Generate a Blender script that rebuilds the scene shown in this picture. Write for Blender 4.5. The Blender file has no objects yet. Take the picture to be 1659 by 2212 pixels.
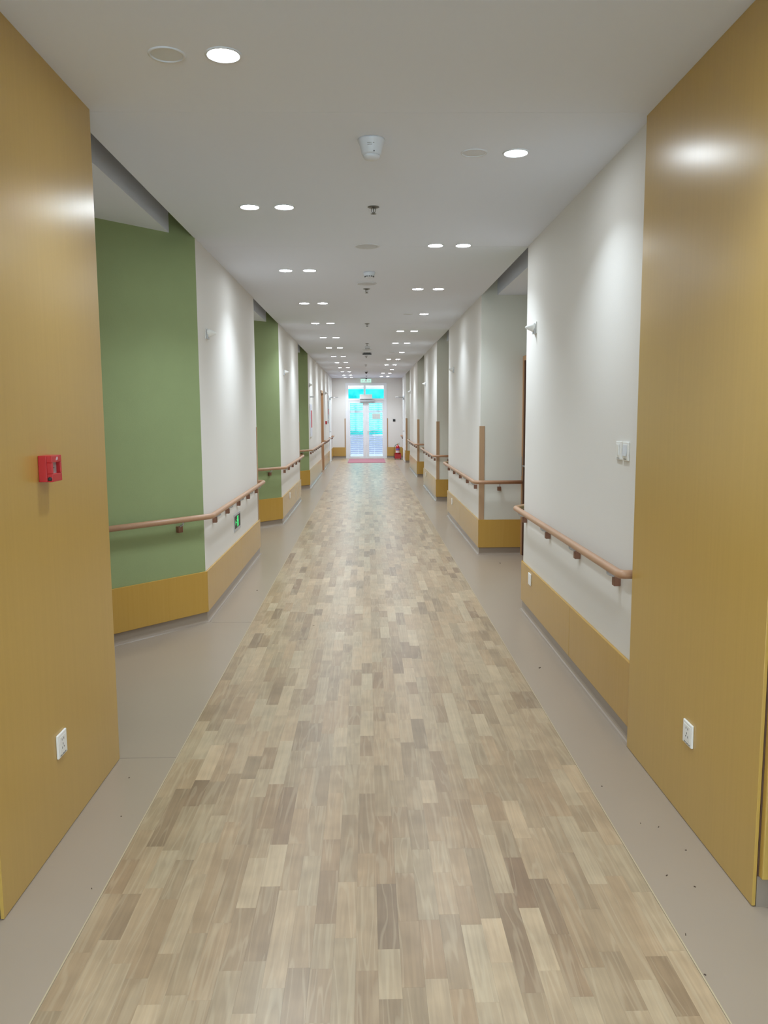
import bpy, math, random
from mathutils import Vector, Matrix

# ------------------------------------------------------------------ camera, world, exposure
scn = bpy.context.scene
COL = scn.collection
CAM_F, PITCH, YAW, ROLL, CAM_H = 1746.8, 0.120496, 0.020219, -0.0054066, 1.6
CEIL = 2.8955
cam_d = bpy.data.cameras.new('camera')
cam_d.sensor_fit = 'HORIZONTAL'
cam_d.sensor_width = 36.0
cam_d.lens = 36.0 * CAM_F / 1659.0
cam_d.clip_start = 0.05
cam_d.clip_end = 200
cam = bpy.data.objects.new('camera', cam_d)
COL.objects.link(cam)
_F = Vector((math.sin(YAW) * math.cos(PITCH), math.cos(YAW) * math.cos(PITCH), -math.sin(PITCH)))
_R = Vector((math.cos(YAW), -math.sin(YAW), 0))
_U = _R.cross(_F)
_R2 = math.cos(ROLL) * _R + math.sin(ROLL) * _U
_U2 = -math.sin(ROLL) * _R + math.cos(ROLL) * _U
cam.matrix_world = Matrix(((_R2.x, _U2.x, -_F.x, 0), (_R2.y, _U2.y, -_F.y, 0), (_R2.z, _U2.z, -_F.z, CAM_H), (0, 0, 0, 1)))
scn.camera = cam

world = bpy.data.worlds.new('overcast_sky')
scn.world = world
world.use_nodes = True
_bg = world.node_tree.nodes['Background']
_bg.inputs['Color'].default_value = (0.80, 0.90, 1.0, 1)
_bg.inputs['Strength'].default_value = 9.5

LAMP_W = 6.6           # each downlight
LAMP_SPREAD = math.radians(114)
scn.view_settings.view_transform = 'Standard'
scn.view_settings.look = 'None'
scn.view_settings.exposure = 0.0
scn.view_settings.gamma = 1.0
scn.view_settings.use_curve_mapping = False
try:
    scn.cycles.max_bounces = 7
    scn.cycles.diffuse_bounces = 4
    scn.cycles.glossy_bounces = 2
    scn.cycles.transparent_max_bounces = 8
    scn.cycles.sample_clamp_indirect = 6.0
    scn.cycles.caustics_reflective = False
    scn.cycles.caustics_refractive = False
except Exception:
    pass

rnd = random.Random(7)


# ------------------------------------------------------------------ materials
def srgb(r, g, b):
    def c(v):
        v /= 255.0
        return v / 12.92 if v <= 0.04045 else ((v + 0.055) / 1.055) ** 2.4
    return (c(r), c(g), c(b), 1)


def mat(name, col, rough=0.5, spec=0.5, metal=0.0, bump=0.0, bscale=200.0, vary=0.0, vscale=2.0, emit=None, estr=0.0):
    m = bpy.data.materials.new(name)
    m.use_nodes = True
    nt = m.node_tree
    b = nt.nodes['Principled BSDF']
    b.inputs['Base Color'].default_value = col
    b.inputs['Roughness'].default_value = rough
    b.inputs['Specular IOR Level'].default_value = spec
    b.inputs['Metallic'].default_value = metal
    if emit:
        b.inputs['Emission Color'].default_value = emit
        b.inputs['Emission Strength'].default_value = estr
    g = nt.nodes.new('ShaderNodeNewGeometry')
    if bump > 0:
        n = nt.nodes.new('ShaderNodeTexNoise')
        n.inputs['Scale'].default_value = bscale
        n.inputs['Detail'].default_value = 1
        nt.links.new(g.outputs['Position'], n.inputs['Vector'])
        bp = nt.nodes.new('ShaderNodeBump')
        bp.inputs['Strength'].default_value = bump
        bp.inputs['Distance'].default_value = 0.002
        nt.links.new(n.outputs['Fac'], bp.inputs['Height'])
        nt.links.new(bp.outputs['Normal'], b.inputs['Normal'])
    if vary > 0:
        n2 = nt.nodes.new('ShaderNodeTexNoise')
        n2.inputs['Scale'].default_value = vscale
        n2.inputs['Detail'].default_value = 4
        nt.links.new(g.outputs['Position'], n2.inputs['Vector'])
        mx = nt.nodes.new('ShaderNodeMix')
        mx.data_type = 'RGBA'
        mx.inputs['A'].default_value = tuple(c * (1 - vary) for c in col[:3]) + (1,)
        mx.inputs['B'].default_value = tuple(min(1, c * (1 + vary)) for c in col[:3]) + (1,)
        nt.links.new(n2.outputs['Fac'], mx.inputs['Factor'])
        nt.links.new(mx.outputs['Result'], b.inputs['Base Color'])
    return m


def wood_mat(name, c1, c2, rough, axis='Z', scale=1.0, spec=0.5):
    """straight-grained veneer; the grain runs along the given world axis"""
    m = bpy.data.materials.new(name)
    m.use_nodes = True
    nt = m.node_tree
    b = nt.nodes['Principled BSDF']
    b.inputs['Roughness'].default_value = rough
    b.inputs['Specular IOR Level'].default_value = spec
    g = nt.nodes.new('ShaderNodeNewGeometry')
    mp = nt.nodes.new('ShaderNodeMapping')
    s = {'Z': (55, 55, 1.6), 'Y': (55, 1.6, 55), 'X': (1.6, 55, 55)}[axis]
    mp.inputs['Scale'].default_value = tuple(v * scale for v in s)
    nt.links.new(g.outputs['Position'], mp.inputs['Vector'])
    n = nt.nodes.new('ShaderNodeTexNoise')
    n.inputs['Scale'].default_value = 1.0
    n.inputs['Detail'].default_value = 5
    n.inputs['Roughness'].default_value = 0.6
    n.inputs['Distortion'].default_value = 0.4
    nt.links.new(mp.outputs['Vector'], n.inputs['Vector'])
    mx = nt.nodes.new('ShaderNodeMix')
    mx.data_type = 'RGBA'
    mx.inputs['A'].default_value = c1
    mx.inputs['B'].default_value = c2
    nt.links.new(n.outputs['Fac'], mx.inputs['Factor'])
    nt.links.new(mx.outputs['Result'], b.inputs['Base Color'])
    return m


def plank_mat():
    m = bpy.data.materials.new('oak_print_vinyl')
    m.use_nodes = True
    nt = m.node_tree
    N = nt.nodes.new
    L = nt.links.new
    b = nt.nodes['Principled BSDF']
    b.inputs['Roughness'].default_value = 0.29
    b.inputs['Specular IOR Level'].default_value = 0.5
    a = N('ShaderNodeAttribute'); a.attribute_name = 'tone'
    a2 = N('ShaderNodeAttribute'); a2.attribute_name = 'hue'
    g = N('ShaderNodeNewGeometry')
    # shift the grain for every plank
    mul = N('ShaderNodeMath'); mul.operation = 'MULTIPLY'; mul.inputs[1].default_value = 37.0
    L(a.outputs['Fac'], mul.inputs[0])
    cmb = N('ShaderNodeCombineXYZ')
    L(mul.outputs[0], cmb.inputs[0]); L(mul.outputs[0], cmb.inputs[1])
    add = N('ShaderNodeVectorMath'); add.operation = 'ADD'
    L(g.outputs['Position'], add.inputs[0]); L(cmb.outputs[0], add.inputs[1])
    mp = N('ShaderNodeMapping'); mp.inputs['Scale'].default_value = (95, 4.0, 1)
    L(add.outputs[0], mp.inputs['Vector'])
    n = N('ShaderNodeTexNoise'); n.inputs['Scale'].default_value = 1.0; n.inputs['Detail'].default_value = 6; n.inputs['Distortion'].default_value = 0.5
    L(mp.outputs[0], n.inputs['Vector'])
    mp2 = N('ShaderNodeMapping'); mp2.inputs['Scale'].default_value = (17, 1.1, 1)
    L(add.outputs[0], mp2.inputs['Vector'])
    n2 = N('ShaderNodeTexNoise'); n2.inputs['Scale'].default_value = 1.0; n2.inputs['Detail'].default_value = 2; n2.inputs['Distortion'].default_value = 0.7
    L(mp2.outputs[0], n2.inputs['Vector'])
    sn = N('ShaderNodeMath'); sn.operation = 'MULTIPLY'; sn.inputs[1].default_value = 30.0
    L(n2.outputs['Fac'], sn.inputs[0])
    sn2 = N('ShaderNodeMath'); sn2.operation = 'SINE'
    L(sn.outputs[0], sn2.inputs[0])
    pw = N('ShaderNodeMapRange')
    pw.inputs['From Min'].default_value = 0.55; pw.inputs['From Max'].default_value = 1.0
    pw.inputs['To Min'].default_value = 0.0; pw.inputs['To Max'].default_value = 0.24
    L(sn2.outputs[0], pw.inputs['Value'])
    # base tone
    r = N('ShaderNodeValToRGB')
    e = r.color_ramp.elements
    e[0].position = 0.0; e[0].color = srgb(132, 112, 90)
    e[1].position = 1.0; e[1].color = srgb(180, 162, 134)
    k = r.color_ramp.elements.new(0.45); k.color = srgb(157, 137, 110)
    L(a.outputs['Fac'], r.inputs[0])
    r2 = N('ShaderNodeMix'); r2.data_type = 'RGBA'; r2.blend_type = 'MULTIPLY'
    r2.inputs['Factor'].default_value = 1.0
    hr = N('ShaderNodeValToRGB')
    hr.color_ramp.elements[0].color = (1.0, 1.0, 0.99, 1)
    hr.color_ramp.elements[1].color = (1.04, 0.96, 0.90, 1)
    L(a2.outputs['Fac'], hr.inputs[0])
    L(r.outputs[0], r2.inputs['A']); L(hr.outputs[0], r2.inputs['B'])
    gr = N('ShaderNodeMapRange')
    gr.inputs['From Min'].default_value = 0.3; gr.inputs['From Max'].default_value = 0.7
    gr.inputs['To Min'].default_value = 0.88; gr.inputs['To Max'].default_value = 1.07
    L(n.outputs['Fac'], gr.inputs['Value'])
    n3 = N('ShaderNodeTexNoise'); n3.inputs['Scale'].default_value = 7.0; n3.inputs['Detail'].default_value = 2
    L(add.outputs[0], n3.inputs['Vector'])
    g3 = N('ShaderNodeMapRange')
    g3.inputs['From Min'].default_value = 0.3; g3.inputs['From Max'].default_value = 0.7
    g3.inputs['To Min'].default_value = 0.86; g3.inputs['To Max'].default_value = 1.08
    L(n3.outputs['Fac'], g3.inputs['Value'])
    gm = N('ShaderNodeMath'); gm.operation = 'MULTIPLY'
    L(gr.outputs[0], gm.inputs[0]); L(g3.outputs[0], gm.inputs[1])
    v = N('ShaderNodeVectorMath'); v.operation = 'SCALE'
    L(r2.outputs['Result'], v.inputs[0]); L(gm.outputs[0], v.inputs['Scale'])
    mx = N('ShaderNodeMix'); mx.data_type = 'RGBA'
    mx.inputs['B'].default_value = srgb(190, 174, 146)
    L(pw.outputs[0], mx.inputs['Factor']); L(v.outputs[0], mx.inputs['A'])
    L(mx.outputs['Result'], b.inputs['Base Color'])
    return m


def glass_mat(name, tint=(0.93, 0.98, 0.98, 1)):
    m = bpy.data.materials.new(name)
    m.use_nodes = True
    nt = m.node_tree
    nt.nodes.remove(nt.nodes['Principled BSDF'])
    t = nt.nodes.new('ShaderNodeBsdfTransparent'); t.inputs[0].default_value = tint
    g = nt.nodes.new('ShaderNodeBsdfGlossy'); g.inputs['Roughness'].default_value = 0.03
    f = nt.nodes.new('ShaderNodeFresnel'); f.inputs[0].default_value = 1.45
    mx = nt.nodes.new('ShaderNodeMixShader')
    nt.links.new(f.outputs[0], mx.inputs[0]); nt.links.new(t.outputs[0], mx.inputs[1]); nt.links.new(g.outputs[0], mx.inputs[2])
    nt.links.new(mx.outputs[0], nt.nodes['Material Output'].inputs[0])
    return m


def net_mat():
    m = bpy.data.materials.new('turquoise_site_netting')
    m.use_nodes = True
    nt = m.node_tree
    nt.nodes.remove(nt.nodes['Principled BSDF'])
    d = nt.nodes.new('ShaderNodeBsdfDiffuse')
    t = nt.nodes.new('ShaderNodeBsdfTranslucent')
    g = nt.nodes.new('ShaderNodeNewGeometry')
    n = nt.nodes.new('ShaderNodeTexNoise'); n.inputs['Scale'].default_value = 3.0; n.inputs['Detail'].default_value = 5
    nt.links.new(g.outputs['Position'], n.inputs['Vector'])
    r = nt.nodes.new('ShaderNodeValToRGB')
    r.color_ramp.elements[0].position = 0.3; r.color_ramp.elements[0].color = (0.0, 0.16, 0.15, 1)
    r.color_ramp.elements[1].position = 0.75; r.color_ramp.elements[1].color = (0.03, 0.30, 0.30, 1)
    nt.links.new(n.outputs['Fac'], r.inputs[0])
    nt.links.new(r.outputs[0], d.inputs[0]); nt.links.new(r.outputs[0], t.inputs[0])
    mx = nt.nodes.new('ShaderNodeMixShader'); mx.inputs[0].default_value = 0.5
    nt.links.new(d.outputs[0], mx.inputs[1]); nt.links.new(t.outputs[0], mx.inputs[2])
    nt.links.new(mx.outputs[0], nt.nodes['Material Output'].inputs[0])
    return m


def emit_mat(name, col, strength):
    m = bpy.data.materials.new(name)
    m.use_nodes = True
    nt = m.node_tree
    nt.nodes.remove(nt.nodes['Principled BSDF'])
    e = nt.nodes.new('ShaderNodeEmission')
    e.inputs[0].default_value = col
    e.inputs[1].default_value = strength
    nt.links.new(e.outputs[0], nt.nodes['Material Output'].inputs[0])
    return m


M = {}
M['ceiling'] = mat('ceiling_paint', srgb(227, 233, 245), 0.9, 0.2)
M['wall'] = mat('white_wallpaper', srgb(226, 223, 218), 0.75, 0.25, bump=0.25, bscale=260)
M['green'] = mat('green_wallpaper', srgb(143, 157, 112), 0.75, 0.25, bump=0.3, bscale=220, vary=0.05, vscale=6)
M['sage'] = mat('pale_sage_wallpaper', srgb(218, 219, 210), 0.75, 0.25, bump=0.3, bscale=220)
M['maple'] = wood_mat('maple_veneer', srgb(182, 146, 66), srgb(194, 158, 77), 0.29, 'Z', spec=1.0)
M['kick'] = wood_mat('maple_kick_panel', srgb(178, 139, 62), srgb(190, 151, 74), 0.22, 'Z', spec=0.5)
M['rail'] = wood_mat('beech_handrail', srgb(170, 131, 101), srgb(186, 147, 117), 0.38, 'Y')
M['guard'] = wood_mat('beech_corner_guard', srgb(170, 138, 104), srgb(184, 150, 114), 0.4, 'Z')
M['block'] = mat('bracket_block_brown', srgb(128, 88, 66), 0.5)
M['floor'] = mat('grey_beige_vinyl', srgb(157, 142, 125), 0.30, 0.5, vary=0.03, vscale=3)
M['plank'] = plank_mat()
M['bead'] = mat('pale_weld_bead', srgb(184, 168, 138), 0.4)
M['seam'] = mat('floor_seam_line', srgb(120, 112, 102), 0.5)
M['skirt'] = mat('vinyl_cove_skirting', srgb(146, 132, 117), 0.22, 0.5)
M['white'] = mat('white_plastic', srgb(236, 236, 233), 0.35)
M['offwhite'] = mat('ceiling_fitting_plastic', srgb(214, 218, 224), 0.45)
M['grey'] = mat('grey_print', srgb(120, 120, 116), 0.5)
M['mid'] = mat('pale_grey_plastic', srgb(188, 191, 195), 0.4)
M['dark'] = mat('dark_plastic', srgb(42, 42, 44), 0.45)
M['black'] = mat('black_plastic', srgb(18, 18, 20), 0.4)
M['steel'] = mat('brushed_steel', srgb(180, 180, 178), 0.3, metal=1.0)
M['sprinkler'] = mat('dull_chrome', srgb(120, 118, 112), 0.35, metal=0.8)
M['bars'] = mat('grey_painted_bars', srgb(188, 190, 194), 0.6)
M['alu'] = mat('white_powder_coat', srgb(232, 233, 236), 0.35)
M['red'] = mat('red_plastic', srgb(190, 36, 40), 0.38)
M['redpaint'] = mat('red_enamel', srgb(178, 26, 34), 0.25)
M['label'] = mat('paper_label', srgb(216, 212, 220), 0.6)
M['paper'] = bpy.data.materials.new('backlit_paper')
M['paper'].use_nodes = True
_nt = M['paper'].node_tree
_nt.nodes.remove(_nt.nodes['Principled BSDF'])
_d = _nt.nodes.new('ShaderNodeBsdfDiffuse'); _d.inputs[0].default_value = srgb(244, 244, 240)
_t = _nt.nodes.new('ShaderNodeBsdfTranslucent'); _t.inputs[0].default_value = srgb(244, 244, 240)
_m = _nt.nodes.new('ShaderNodeMixShader')
_nt.links.new(_d.outputs[0], _m.inputs[1]); _nt.links.new(_t.outputs[0], _m.inputs[2])
_nt.links.new(_m.outputs[0], _nt.nodes['Material Output'].inputs[0])
M['violet'] = mat('violet_label_print', srgb(112, 96, 168), 0.6)
M['brass'] = mat('brass', srgb(190, 150, 80), 0.3, metal=1.0)
M['doorwood'] = wood_mat('brown_door_wood', srgb(138, 92, 62), srgb(156, 108, 74), 0.42, 'Z')
M['doordark'] = mat('dark_brown_rebate', srgb(84, 58, 44), 0.5)
M['jamb'] = wood_mat('tan_door_jamb', srgb(182, 140, 100), srgb(196, 152, 112), 0.42, 'Z')
M['matred'] = mat('red_doormat_pile', srgb(164, 112, 120), 0.95, 0.1, bump=0.6, bscale=400)
M['glass'] = glass_mat('clear_glass')
M['net'] = net_mat()
M['paving'] = mat('grey_paving', srgb(100, 103, 112), 0.9, vary=0.06)
M['outwall'] = mat('pale_blue_grey_render', srgb(98, 103, 122), 0.9)
M['lens'] = emit_mat('lit_diffuser', (0.86, 0.94, 1.0, 1), 100.0)
M['lens'].cycles.emission_sampling = 'FRONT'
M['signgreen'] = emit_mat('lit_green_sign', (0.10, 0.95, 0.28, 1), 1.1)
M['signpale'] = emit_mat('lit_pale_green_sign', (0.62, 1.0, 0.86, 1), 0.9)
for _k in ('signgreen', 'signpale'):
    M[_k].cycles.emission_sampling = 'NONE'
M['posterred'] = mat('poster_red_print', srgb(206, 60, 76), 0.5)
M['posterwhite'] = mat('poster_white', srgb(226, 226, 240), 0.4)
M['fleck'] = mat('debris_fleck', srgb(90, 74, 60), 0.8)


# ------------------------------------------------------------------ mesh helpers
class MB:
    def __init__(s):
        s.v = []; s.f = []; s.mi = []; s.smooth = []

    def add(s, vs, fs, mi=0, smooth=False, xf=None):
        o = len(s.v)
        for p in vs:
            p = Vector(p)
            if xf is not None:
                p = xf @ p
            s.v.append(tuple(p))
        for f in fs:
            s.f.append(tuple(i + o for i in f)); s.mi.append(mi); s.smooth.append(smooth)
        return s

    def box(s, x0, x1, y0, y1, z0, z1, mi=0, xf=None):
        vs = [(x0, y0, z0), (x1, y0, z0), (x1, y1, z0), (x0, y1, z0), (x0, y0, z1), (x1, y0, z1), (x1, y1, z1), (x0, y1, z1)]
        fs = [(0, 3, 2, 1), (4, 5, 6, 7), (0, 1, 5, 4), (1, 2, 6, 5), (2, 3, 7, 6), (3, 0, 4, 7)]
        return s.add(vs, fs, mi, False, xf)

    def prism(s, poly, z0, z1, mi=0, side_mi=None, xf=None):
        n = len(poly)
        area = sum(poly[i][0] * poly[(i + 1) % n][1] - poly[(i + 1) % n][0] * poly[i][1] for i in range(n))
        idx = list(range(n))
        if area < 0:
            idx = idx[::-1]
        P = [poly[i] for i in idx]
        vs = [(p[0], p[1], z0) for p in P] + [(p[0], p[1], z1) for p in P]
        s.add(vs, [tuple(range(n))[::-1], tuple(range(n, 2 * n))], mi, False, xf)
        o = len(s.v) - 2 * n
        for i in range(n):
            j = (i + 1) % n
            m = mi
            if side_mi:
                e = {idx[i], idx[j]}
                for (a, b), mm in side_mi.items():
                    if e == {a, b}:
                        m = mm
            s.f.append((o + i, o + j, o + n + j, o + n + i)); s.mi.append(m); s.smooth.append(False)
        return s

    def lathe(s, prof, n=24, mi=0, xf=None, smooth=True, cap=True):
        """prof: list of (r, z) from one end to the other, about the z axis"""
        vs = []
        for r, z in prof:
            for k in range(n):
                a = 2 * math.pi * k / n
                vs.append((r * math.cos(a), r * math.sin(a), z))
        fs = []
        for i in range(len(prof) - 1):
            for k in range(n):
                a, b = i * n + k, i * n + (k + 1) % n
                fs.append((a, b, b + n, a + n))
        s.add(vs, fs, mi, smooth, xf)
        if cap:
            o = len(s.v) - len(vs)
            s.f.append(tuple(o + k for k in range(n))[::-1]); s.mi.append(mi); s.smooth.append(False)
            s.f.append(tuple(o + (len(prof) - 1) * n + k for k in range(n))); s.mi.append(mi); s.smooth.append(False)
        return s

    def tube(s, pts, r, n=12, mi=0, rz=None):
        """round bar swept along pts (rz: vertical radius if oval)"""
        pts = [Vector(p) for p in pts]
        vs = []
        m = len(pts)
        up0 = Vector((0, 0, 1))
        for i, p in enumerate(pts):
            t = (pts[min(i + 1, m - 1)] - pts[max(i - 1, 0)]).normalized()
            up = up0 if abs(t.z) < 0.95 else Vector((0, 1, 0))
            side = t.cross(up).normalized()
            u = side.cross(t).normalized()
            for k in range(n):
                a = 2 * math.pi * k / n
                vs.append(tuple(p + side * (r * math.cos(a)) + u * ((rz or r) * math.sin(a))))
        fs = []
        for i in range(m - 1):
            for k in range(n):
                a, b = i * n + k, i * n + (k + 1) % n
                fs.append((a, a + n, b + n, b))
        s.add(vs, fs, mi, True)
        o = len(s.v) - len(vs)
        s.f.append(tuple(o + k for k in range(n))); s.mi.append(mi); s.smooth.append(False)
        s.f.append(tuple(o + (m - 1) * n + k for k in range(n))[::-1]); s.mi.append(mi); s.smooth.append(False)
        return s

    def build(s, name, mats, parent=None, loc=None, bevel=0.0, seg=2):
        me = bpy.data.meshes.new(name)
        me.from_pydata(s.v, [], s.f)
        if not isinstance(mats, (list, tuple)):
            mats = [mats]
        for m in mats:
            me.materials.append(m)
        me.polygons.foreach_set('material_index', s.mi)
        me.polygons.foreach_set('use_smooth', s.smooth)
        me.update()
        o = bpy.data.objects.new(name, me)
        COL.objects.link(o)
        if parent is not None:
            o.parent = parent
        if loc is not None:
            o.location = loc
        if bevel > 0:
            b = o.modifiers.new('bevel', 'BEVEL')
            b.width = bevel; b.segments = seg; b.limit_method = 'ANGLE'; b.angle_limit = math.radians(40)
            b.harden_normals = False
        return o


def empty(name, loc=(0, 0, 0), rz=0.0):
    o = bpy.data.objects.new(name, None)
    o.empty_display_size = 0.05
    COL.objects.link(o)
    o.location = loc
    o.rotation_euler = (0, 0, rz)
    return o


def tag(o, label, cat=None, group=None, kind=None):
    o['label'] = label
    if cat: o['category'] = cat
    if group: o['group'] = group
    if kind: o['kind'] = kind
    return o


def struct(o, label):
    return tag(o, label, None, None, 'structure')


def copy_tree(o, parent=None):
    c = o.copy()
    COL.objects.link(c)
    if parent is not None:
        c.parent = parent
    for ch in list(o.children):
        copy_tree(ch, c)
    return c


ORD = ['first', 'second', 'third', 'fourth', 'fifth', 'sixth', 'seventh', 'eighth', 'ninth', 'tenth', 'eleventh', 'twelfth', 'thirteenth', 'fourteenth']


# path tools (footprint polylines, offset to the side that faces the corridor)
def miters(path, sgn):
    """unit-offset vectors at each vertex; sgn +1 offsets to the left of travel"""
    n = len(path)
    nr = []
    for i in range(n - 1):
        d = (Vector(path[i + 1]) - Vector(path[i])).normalized()
        nr.append(Vector((-d.y, d.x)) * sgn)
    out = []
    for i in range(n):
        if i == 0: out.append(nr[0])
        elif i == n - 1: out.append(nr[-1])
        else:
            a, b = nr[i - 1], nr[i]
            out.append((a + b) / (1 + a.dot(b)))
    return out


def offset(path, sgn, d):
    return [tuple(Vector(p) + m * d) for p, m in zip(path, miters(path, sgn))]


def fillet(path, r, n=7):
    out = [Vector(path[0])]
    for i in range(1, len(path) - 1):
        p, a, b = Vector(path[i]), Vector(path[i - 1]), Vector(path[i + 1])
        da, db = (a - p).normalized(), (b - p).normalized()
        ang = da.angle(db)
        if ang > math.radians(175):
            out.append(p); continue
        t = min(r / math.tan(ang / 2), (a - p).length * 0.45, (b - p).length * 0.45)
        s, e = p + da * t, p + db * t
        for k in range(n + 1):
            u = k / n
            out.append((1 - u) ** 2 * s + 2 * u * (1 - u) * p + u ** 2 * e)
    out.append(Vector(path[-1]))
    return out


def sweep_profile(path, sgn, prof):
    """prof: list of (out, z); returns an MB of the mitred moulding"""
    mb = MB()
    ms = miters(path, sgn)
    n = len(prof)
    vs = []
    for p, m in zip(path, ms):
        for o, z in prof:
            q = Vector(p) + m * o
            vs.append((q.x, q.y, z))
    fs = []
    for i in range(len(path) - 1):
        for k in range(n - 1):
            a = i * n + k
            f = (a, a + n, a + n + 1, a + 1)
            fs.append(f if sgn < 0 else f[::-1])
    mb.add(vs, fs, 0, False)
    return mb


COVE = [(0.0, 0.100), (0.0045, 0.100), (0.0045, 0.026), (0.0065, 0.016), (0.011, 0.0085), (0.018, 0.004), (0.028, 0.0012), (0.029, 0.0)]


def kick_panels(path, sgn, parent, splits=None, z0=0.082, z1=0.402, t=0.016):
    """one separate board for every face (split at the given fractions)"""
    ms = miters(path, sgn)
    for i in range(len(path) - 1):
        a, b = Vector(path[i]), Vector(path[i + 1])
        cuts = [0.0] + list((splits or {}).get(i, [])) + [1.0]
        for c0, c1 in zip(cuts[:-1], cuts[1:]):
            L = (b - a).length
            g0 = 0.0008 / L if c0 > 0 else 0
            g1 = 0.0008 / L if c1 < 1 else 0
            nrm = Vector((-(b - a).normalized().y, (b - a).normalized().x)) * sgn
            pa = a.lerp(b, c0 + g0); pb = a.lerp(b, c1 - g1)
            ma = ms[i] if c0 == 0 else nrm
            mb_ = ms[i + 1] if c1 == 1 else nrm
            poly = [tuple(pa), tuple(pb), tuple(pb + mb_ * t), tuple(pa + ma * t)]
            MB().prism(poly, z0, z1).build('kick_panel', M['kick'], parent, bevel=0.003, seg=2)


def handrail(path, sgn, label, start=None, end=None, bracket_d=(), z=0.833, off=0.066, r=0.0215):
    """rail centre line follows the wall footprint; bracket_d = list of (face index, distance along that face)"""
    root = empty('handrail', (path[0][0], path[0][1], 0))
    tag(root, label, 'handrail', 'timber handrails along the corridor')
    pp = [tuple(p) for p in offset(path, sgn, off)]
    if start: pp = [start] + pp
    if end: pp = pp + [end]
    pts = [(p.x, p.y, z) for p in fillet(pp, 0.075)]
    org = Vector((path[0][0], path[0][1], 0))
    mb = MB().tube([Vector(p) - org for p in pts], r, 14, 0, rz=0.0215)
    mb.build('rail', M['rail'], root)
    for i, d in bracket_d:
        a, b = Vector(path[i]), Vector(path[i + 1])
        t = (b - a).normalized()
        nrm = Vector((-t.y, t.x)) * sgn
        p = a + t * d - Vector((org.x, org.y))
        xf = Matrix(((t.x, nrm.x, 0, p.x), (t.y, nrm.y, 0, p.y), (0, 0, 1, 0), (0, 0, 0, 1)))
        bk = MB().box(-0.02, 0.02, 0.0, 0.034, 0.733, 0.780, xf=xf).build('bracket', M['block'], root, bevel=0.003)
        arm = MB()
        q = [(0, 0.026, 0.776), (0, 0.036, 0.786), (0, 0.052, 0.790), (0, 0.062, 0.797), (0, 0.066, 0.816)]
        arm.tube([xf @ Vector(v) for v in q], 0.0065, 8)
        arm.build('bracket_arm', M['mid'], bk)
    return root


# ================================================================== SETTING
XL, XR = -1.258, 1.270
YE = 29.6
ROOF = 3.16

# ---- floor
fl = MB().box(-4.6, 4.6, -5.2, YE + 0.0, -0.06, 0.0).build('floor', M['floor'])
struct(fl, 'grey beige sheet vinyl floor with a wood-look strip down the middle')
SX0, SX1, NCOL = -0.902, 0.942, 28
cw = (SX1 - SX0) / NCOL
planks = []
for c in range(NCOL):
    y = 1.0 - rnd.uniform(0, 0.35)
    while y < YE - 0.35:
        ln = rnd.choice([0.21, 0.24, 0.27, 0.30, 0.34, 0.38, 0.42, 0.47])
        y1 = min(y + ln, YE - 0.02)
        t = min(1, max(0, rnd.gauss(0.52, 0.22)))
        planks.append((c, y, y1, t, rnd.random()))
        y = y1
PT = 0.0022


def plank_mesh(items, name, parent):
    vs, fs, tone, hue = [], [], [], []
    for c, y0, y1, t, h in items:
        x0 = SX0 + c * cw + 0.0001; x1 = SX0 + (c + 1) * cw - 0.0001
        a, b = y0 + 0.0001, y1 - 0.0001
        o = len(vs)
        vs += [(x0, a, 0), (x1, a, 0), (x1, b, 0), (x0, b, 0), (x0, a, PT), (x1, a, PT), (x1, b, PT), (x0, b, PT)]
        for f in [(4, 5, 6, 7), (0, 1, 5, 4), (1, 2, 6, 5), (2, 3, 7, 6), (3, 0, 4, 7)]:
            fs.append(tuple(i + o for i in f)); tone.append(t); hue.append(h)
    me = bpy.data.meshes.new(name)
    me.from_pydata(vs, [], fs)
    me.materials.append(M['plank'])
    at = me.attributes.new('tone', 'FLOAT', 'FACE'); at.data.foreach_set('value', tone)
    at = me.attributes.new('hue', 'FLOAT', 'FACE'); at.data.foreach_set('value', hue)
    me.update()
    o = bpy.data.objects.new(name, me)
    COL.objects.link(o)
    o.parent = parent
    return o


vis = sorted([k for k in planks if k[2] > 1.97], key=lambda k: k[1])
near, rest = vis[:298], vis[298:] + [k for k in planks if k[2] <= 1.97]
for k in near:
    plank_mesh([k], 'plank', fl)
o = plank_mesh(rest, 'far_planks', fl)
o['kind'] = 'stuff'
o['label'] = 'wood-look planks farther down the corridor'
for x in (SX0 - 0.004, SX1 + 0.004):
    MB().box(x - 0.0022, x + 0.0022, 0.6, YE - 0.02, 0, 0.0026).build('weld_bead', M['bead'], fl)
for (x0, x1, y) in ((-1.24, SX0 - 0.008, 3.66), (-1.215, SX0 - 0.008, 6.15)):
    MB().box(x0, x1, y - 0.0012, y + 0.0012, 0, 0.0006).build('floor_seam', M['seam'], fl)
deb = MB()
for (x, y, s) in ((1.08, 4.94, 0.014), (1.42, 8.55, 0.012), (1.03, 2.62, 0.006), (1.12, 2.95, 0.005), (1.06, 2.98, 0.004), (1.16, 2.78, 0.005),
                  (-1.0, 3.1, 0.004), (-1.07, 3.45, 0.004), (1.10, 2.55, 0.005), (-0.42, 6.03, 0.010), (0.97, 2.30, 0.006), (0.955, 2.12, 0.005), (-0.95, 2.6, 0.004), (1.0, 3.3, 0.004), (-1.02, 7.3, 0.01)):
    a = rnd.uniform(0, 3.1)
    s *= 0.65
    deb.box(-s, s, -s * 0.3, s * 0.3, 0.0, 0.0034, xf=Matrix.Translation((x, y, 0)) @ Matrix.Rotation(a, 4, 'Z'))
o = deb.build('floor_debris', M['fleck'], fl)
o['kind'] = 'stuff'

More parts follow.
